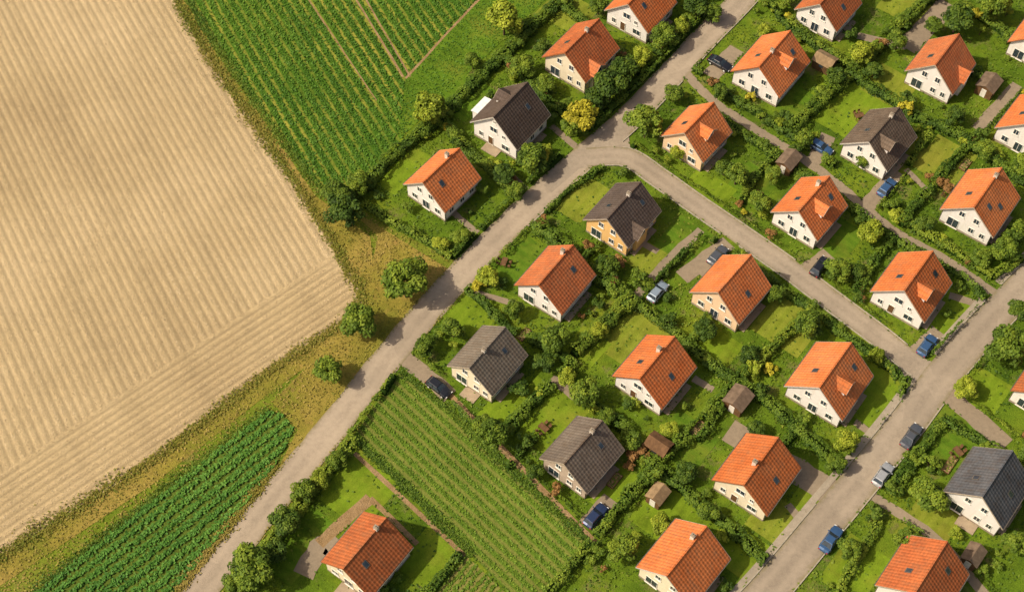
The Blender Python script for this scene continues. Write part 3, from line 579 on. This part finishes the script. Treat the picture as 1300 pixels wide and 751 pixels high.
# ------------------------------------------------------------------ trees / shrubs
def tree_proto(mat,R=3.0,H=5.2,lobes=16,leaves=2600,seed=0,sz=(.16,.34)):
    r=np.random.default_rng(seed); lc=[];lr=[]
    for i in range(lobes):
        a=r.uniform(0,6.283); e=r.uniform(-.35,1.); rad=R*r.uniform(.3,.82)*math.sqrt(max(0,1-.6*max(e,0)**2)); lc.append((rad*math.cos(a),rad*math.sin(a),H*.62+e*H*.27)); lr.append(R*r.uniform(.22,.46))
    lc=np.array(lc);lr=np.array(lr); w=lr**2/np.sum(lr**2); k=r.choice(lobes,leaves,p=w)
    d=r.normal(size=(leaves,3)); d[:,2]=np.abs(d[:,2])*.9-.25*r.random(leaves); d/=np.linalg.norm(d,axis=1,keepdims=True)
    rr=lr[k]*(.5+.6*r.random(leaves)**.6); C=lc[k]+d*rr[:,None]*np.array([1,1,.85])
    Nv=d+np.array([0,0,.5])+r.normal(0,.4,(leaves,3))
    lt=r.normal(0,.14,lobes)
    tone=np.clip(.13+.45*(C[:,2]-H*.35)/(H*.65)+lt[k]+r.normal(0,.13,leaves)+.15*(rr/lr[k]-.8),0,1)  # crown shade put into leaf colour: darker low down and deep inside lobes
    V=leaf_geo(C,Nv,r.uniform(sz[0],sz[1],leaves))
    ev=[];ef=[]
    def limb(a,b,r0,r1,n=6):
        a=np.array(a,float);b=np.array(b,float); d=b-a; d/=np.linalg.norm(d); u=np.cross(d,(0.3,1,.1)); u/=np.linalg.norm(u); v=np.cross(d,u); k0=len(ev)
        for p,q in((a,r0),(b,r1)):
            for j in range(n): t=2*math.pi*j/n; x=p+(u*math.cos(t)+v*math.sin(t))*q; ev.append(tuple(x))
        for j in range(n): ef.append((k0+j,k0+(j+1)%n,k0+n+(j+1)%n,k0+n+j))
    limb((0,0,0),(.1,.05,H*.4),.22*R/3,.15*R/3)
    for i in range(min(7,lobes)): limb((.1,.05,H*(.28+.02*i)),lc[i],.09*R/3,.03*R/3)
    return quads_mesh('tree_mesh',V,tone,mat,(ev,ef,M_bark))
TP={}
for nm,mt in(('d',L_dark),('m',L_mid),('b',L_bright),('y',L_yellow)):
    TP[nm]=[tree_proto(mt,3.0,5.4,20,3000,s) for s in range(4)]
SP={}
for nm,mt in(('d',L_dark),('m',L_mid),('b',L_bright),('y',L_yellow),('r',L_red)):
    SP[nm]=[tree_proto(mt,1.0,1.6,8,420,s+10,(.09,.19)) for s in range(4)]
def tree(px,py,dpx,t='m'):
    z=3.0*dpx/48; x,y=P(px,py,z); s=dpx/8.0/6.3*1.08
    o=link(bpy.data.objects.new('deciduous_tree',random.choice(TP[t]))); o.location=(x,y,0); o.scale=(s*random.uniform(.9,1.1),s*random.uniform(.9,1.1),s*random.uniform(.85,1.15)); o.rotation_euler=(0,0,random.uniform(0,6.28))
for a in [(640,28,54,'b'),(545,143,46,'b'),(430,250,42,'d'),(440,272,48,'d'),(455,235,34,'m'),(514,362,54,'m'),(525,348,36,'m'),(455,408,44,'m'),(418,472,38,'m'),(320,720,54,'m'),(362,662,34,'d'),(662,88,36,'m'),(775,112,48,'d'),(790,92,40,'d'),(738,150,46,'y'),(675,205,42,'m'),(640,222,30,'d'),(820,160,48,'m'),(1282,440,56,'m'),(1180,630,46,'m'),(1105,295,38,'b'),(1020,178,26,'m'),
(1138,55,28,'m'),(1092,70,36,'b'),(620,352,30,'b'),(705,432,38,'m'),(742,500,40,'m'),(885,12,40,'d'),(625,555,38,'m'),(612,540,26,'m'),(540,440,28,'m'),(790,697,36,'m'),(840,668,28,'b'),(1025,415,38,'m'),(965,258,32,'m'),(1215,28,44,'d'),(1260,12,46,'m'),(1225,495,30,'b'),(855,120,30,'m'),(842,50,38,'m'),(1065,345,34,'m'),(1250,190,28,'m'),(1275,320,34,'m'),(1298,395,34,'d'),(905,20,30,'m'),(895,420,28,'d'),(770,340,30,'d'),(800,560,28,'m'),(1075,560,30,'b'),(950,450,26,'d'),(1210,150,28,'d'),(600,80,26,'m'),(1150,690,30,'m'),(1290,690,30,'m'),(760,420,24,'b'),(860,195,22,'b'),(935,225,32,'m'),(920,215,26,'d'),(560,310,22,'b'),(585,300,24,'m'),(1300,210,32,'m'),(1000,0,28,'m'),(1110,90,28,'d'),(985,375,26,'m'),(575,420,28,'m'),(350,700,30,'d'),(385,625,28,'m'),(405,608,24,'b'),(300,742,28,'m'),(430,585,24,'m'),(1325,120,40,'d'),(1335,280,36,'m'),(1340,600,50,'m'),(880,-20,44,'m'),(1110,-20,40,'m'),
(725,165,32,'m'),(757,128,34,'d'),(692,110,28,'m'),(655,245,26,'m'),(815,75,28,'b'),(690,60,24,'d'),(760,10,28,'m'),(865,35,24,'b'),(915,120,24,'d'),(1060,100,30,'d'),(1045,120,24,'m'),(1010,190,20,'d'),(980,225,24,'m'),(1095,205,22,'m'),(1175,285,26,'d'),(1245,330,26,'m'),(1085,345,26,'d'),(650,395,26,'m'),(690,460,28,'d'),(720,480,26,'b'),(870,600,28,'d'),(900,650,26,'m'),(770,530,24,'m'),(850,545,22,'b'),(960,545,22,'d'),(1060,590,24,'m'),(820,360,20,'m'),(1195,705,24,'d'),(1080,700,26,'m'),(680,600,22,'d'),(1185,35,28,'m'),(970,40,22,'b')]: tree(*a)
V1=PL([(470,245),(700,5),(800,-60),(970,-30),(800,160),(580,325)])
V2=PL([(600,370),(690,275),(790,205),(870,85),(980,-40),(1400,-40),(1400,800),(690,800),(760,685),(515,455)])
V3=PL([(300,760),(450,560),(590,705),(540,770)])
lawnmask=lambda Q: np.any([inpoly(Q,l) for l in LAWNS],axis=0)
Q=np.column_stack([rng.uniform(-110,110,11000),rng.uniform(-75,95,11000)])
ok=(inpoly(Q,V1)|inpoly(Q,V2)|(inpoly(Q,V3)&(rng.random(len(Q))<.3)))&clear(Q,.6); lm=lawnmask(Q); ok&=(~lm)|(rng.random(len(Q))<.07)
hd=np.full(len(Q),1e9)
for h in HED: hd=np.minimum(hd,dist_line(Q,PL(h[0])))
hs=np.min([np.hypot(Q[:,0]-f[0],Q[:,1]-f[1])-max(f[3],f[4]) for f in FOOT],axis=0)
pr=np.clip(np.maximum(.9-hd/2.8,.6-hs/3),.15,1)*np.clip(.85+.9*vn(Q,.25,77),.2,1); ok&=rng.random(len(Q))<pr
Q=Q[ok][:1150]
for q in Q:
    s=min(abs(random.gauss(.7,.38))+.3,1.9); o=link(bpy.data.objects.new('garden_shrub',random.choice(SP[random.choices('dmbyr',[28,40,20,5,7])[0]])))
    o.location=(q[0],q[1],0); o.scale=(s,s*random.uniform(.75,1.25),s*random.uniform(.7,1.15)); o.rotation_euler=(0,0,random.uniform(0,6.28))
# ------------------------------------------------------------------ tufts
def tufts(name,n,box,cond,mat,z=(.03,.2),size=(.12,.3),tf=.12,var=.13):
    Q=np.column_stack([rng.uniform(box[0],box[1],n),rng.uniform(box[2],box[3],n)]); Q=Q[cond(Q)]; m=len(Q)
    C=np.column_stack([Q,rng.uniform(z[0],z[1],m)+.05]); Nv=np.array([0,0,1.])+rng.normal(0,.4,(m,3))
    tone=np.clip(.43+.38*vn(Q,tf,3)+.28*vn(Q,tf*5,4)+rng.normal(0,var,m),0,1)
    link(bpy.data.objects.new(name,quads_mesh(name,leaf_geo(C,Nv,rng.uniform(size[0],size[1],m)),tone,mat)))
tufts('grass_tufts',210000,(-115,115,-80,105),lambda Q:clear(Q,-.35)&(~lawnmask(Q)|(rng.random(len(Q))<.15))&(inpoly(Q,F_gard))&(vn(Q,.5,9)+rng.normal(0,.25,len(Q))>-.15),L_grass)
tufts('dry_grass_tufts',190000,(-115,20,-80,95),lambda Q:clear(Q,-.4)&(~inpoly(Q,F_gard))&(vn(Q,.4,5)+rng.normal(0,.3,len(Q))>-.3),L_dry,size=(.1,.22),tf=.08,var=.09)
tufts('pasture_grass',50000,(-30,30,10,105),lambda Q:inpoly(Q,F_greenR)&(dist_line(Q,catmull(PL(TRAM[2][0]),6))>.3),L_cropG,size=(.1,.22))
# ragged field edge
def edge_tufts(line,n,spread,mat,name):
    L=PL(line); seg=np.linalg.norm(np.diff(L,axis=0),axis=1); cs=np.concatenate([[0],np.cumsum(seg)]); s=rng.uniform(0,cs[-1],n); i=np.clip(np.searchsorted(cs,s)-1,0,len(seg)-1); t=((s-cs[i])/seg[i])[:,None]
    Q=L[i]*(1-t)+L[i+1]*t; Q=Q+rng.normal(0,spread,(n,2))*(.4+np.abs(vn(Q,.6,12)))[:,None]*1.6
    Q=Q[(np.abs(Q[:,0])<120)&(Q[:,1]<105)]; m=len(Q)
    C=np.column_stack([Q,rng.uniform(.1,.28,m)]); link(bpy.data.objects.new(name,quads_mesh(name,leaf_geo(C,np.array([0,0,1.])+rng.normal(0,.5,(m,3)),rng.uniform(.1,.24,m)),np.clip(.4+.3*vn(Q,.2,8)+rng.normal(0,.15,m),0,1),mat)))
edge_tufts([(215,-15),(262,68),(330,168),(385,248),(430,320),(456,368),(460,384),(442,406),(340,472),(200,580),(80,655),(-10,712)],14000,.55,L_dry,'field_edge_grass')
edge_tufts([(236,-5),(275,60),(345,160),(405,240),(428,258)],5000,.5,L_grass,'field_edge_grass')
edge_tufts([(340,520),(200,628),(40,755)],4000,.45,L_grass,'field_edge_grass'); edge_tufts([(350,590),(290,668),(225,748)],3500,.45,L_dry,'field_edge_grass')
edge_tufts([(508,472),(560,512),(640,590),(745,685)],3500,.35,L_grass,'field_edge_grass'); edge_tufts([(448,556),(520,622),(600,705)],3000,.35,L_grass,'field_edge_grass')
# ------------------------------------------------------------------ crops
def crops(name,poly,row,spacing,per,mat,size=(.14,.3),z=(.1,.35),width=.16,avoid=(),seed=1,gap=.0,holes=(),off=0.,asp=.6,cond=None,tv=.25,wob=.06):
    a=np.array(P(*row[0]));b=np.array(P(*row[1])); d=(b-a)/np.linalg.norm(b-a); nn=np.array([-d[1],d[0]])
    pc=np.column_stack([np.clip(poly[:,0],-130,130),np.clip(poly[:,1],-90,110)]); corners=np.array([(x,y) for x in(pc[:,0].min(),pc[:,0].max()) for y in(pc[:,1].min(),pc[:,1].max())])
    s=(corners-a)@d; t=(corners-a)@nn; k0,k1=int(t.min()/spacing)-1,int(t.max()/spacing)+1
    n=int((s.max()-s.min())*per)*(k1-k0); kk=rng.integers(k0,k1,n); ss=rng.uniform(s.min(),s.max(),n)
    tt=(kk+off)*spacing+rng.normal(0,width,n)+wob*np.sin(ss*.5+kk*.7)
    Q=a+ss[:,None]*d+tt[:,None]*nn; ok=inpoly(Q,poly)&(np.abs(Q[:,0])<125)&(Q[:,1]<105)&(Q[:,1]>-85); Q=Q[ok]; kk=kk[ok]; ok=np.ones(len(Q),bool)
    if cond is not None: ok&=cond(Q)
    for h in holes: ok&=~inpoly(Q,h)
    for l,h in avoid: ok&=dist_line(Q,PL(l))>h
    if gap: ok&=(vn(Q,.35,seed)+rng.normal(0,.25,len(Q)))>-gap
    Q=Q[ok]; kk=kk[ok]; m=len(Q); rt=rng.normal(0,.07,k1-k0+2)
    C=np.column_stack([Q,rng.uniform(z[0],z[1],m)+.05]); Nv=np.array([0,0,1.])+rng.normal(0,.35,(m,3))
    tone=np.clip(.5+tv*vn(Q,.1,seed)+.12*vn(Q,.6,seed+1)+rt[kk-k0]+rng.normal(0,.13,m),0,1)
    link(bpy.data.objects.new(name,quads_mesh(name,leaf_geo(C,Nv,rng.uniform(size[0],size[1],m),asp),tone,mat)))
crops('green_crop_rows',F_green,ROW_G,1.7,20,L_cropG,avoid=[(l,w*.8) for l,w in TRAM],width=.36,gap=.9,holes=[F_greenR],z=(.06,.22))
crops('beet_rows',F_left,ROW_L,1.5,26,L_beet,size=(.16,.32),width=.26,z=(.15,.35))
crops('vegetable_rows',F_mid,ROW_M,1.35,15,L_crop,width=.22,gap=.8,seed=5,z=(.04,.16),size=(.12,.24))
crops('vegetable_rows',F_small,((592,705),(545,760)),1.0,12,L_crop,width=.18,seed=6,z=(.04,.2))
v2a=np.array(v2[:2]); ed=lambda Q:Q@v2a-EO
crops('straw_stubble',F_stub,((225,0),(430,340)),S1P,13,L_straw,size=(.07,.17),z=(.02,.08),width=.2,off=.5,asp=.35,cond=lambda Q:ed(Q)>12.2,tv=.18,wob=.1,seed=21)
crops('straw_stubble',F_stub,((80,655),(440,410)),S2P,13,L_straw,size=(.07,.17),z=(.02,.08),width=.18,off=.5,asp=.35,cond=lambda Q:ed(Q)<=12.6,tv=.18,wob=.1,seed=22)
# ------------------------------------------------------------------ light, camera
SD=np.array([-.97,-.16]); SD/=np.linalg.norm(SD); EL=math.radians(46)
sv=Vector((SD[0]*math.cos(EL),SD[1]*math.cos(EL),math.sin(EL)))
sl=bpy.data.lights.new('sun','SUN'); sl.energy=4.4; sl.angle=math.radians(1.0); sl.color=(1,.885,.70); so=link(bpy.data.objects.new('sun',sl)); so.rotation_euler=sv.to_track_quat('Z','Y').to_euler()
w=bpy.data.worlds.new('World'); sc.world=w; w.use_nodes=True; nt=w.node_tree; bg=nt.nodes['Background']; st=nt.nodes.new('ShaderNodeTexSky'); st.sky_type='NISHITA'; st.sun_disc=False; st.sun_elevation=EL; st.sun_rotation=math.atan2(SD[0],SD[1])%(2*math.pi); st.dust_density=4.0; st.air_density=.8
mx=nt.nodes.new('ShaderNodeMix'); mx.data_type='RGBA'; mx.blend_type='MULTIPLY'; mx.inputs[0].default_value=1; nt.links.new(st.outputs[0],mx.inputs[6]); mx.inputs[7].default_value=(1.1,.96,.80,1)
nt.links.new(mx.outputs[2],bg.inputs[0]); bg.inputs[1].default_value=.135
cd=bpy.data.cameras.new('camera'); cd.lens=50; cd.sensor_width=36; cd.clip_end=6000; cd.clip_start=1; co=link(bpy.data.objects.new('camera',cd)); co.location=CAM; co.rotation_euler=(math.pi/2-TH,0,0); sc.camera=co
sc.view_settings.view_transform='Standard'; sc.view_settings.look='None'; sc.view_settings.exposure=0
print('objects',len(bpy.data.objects))
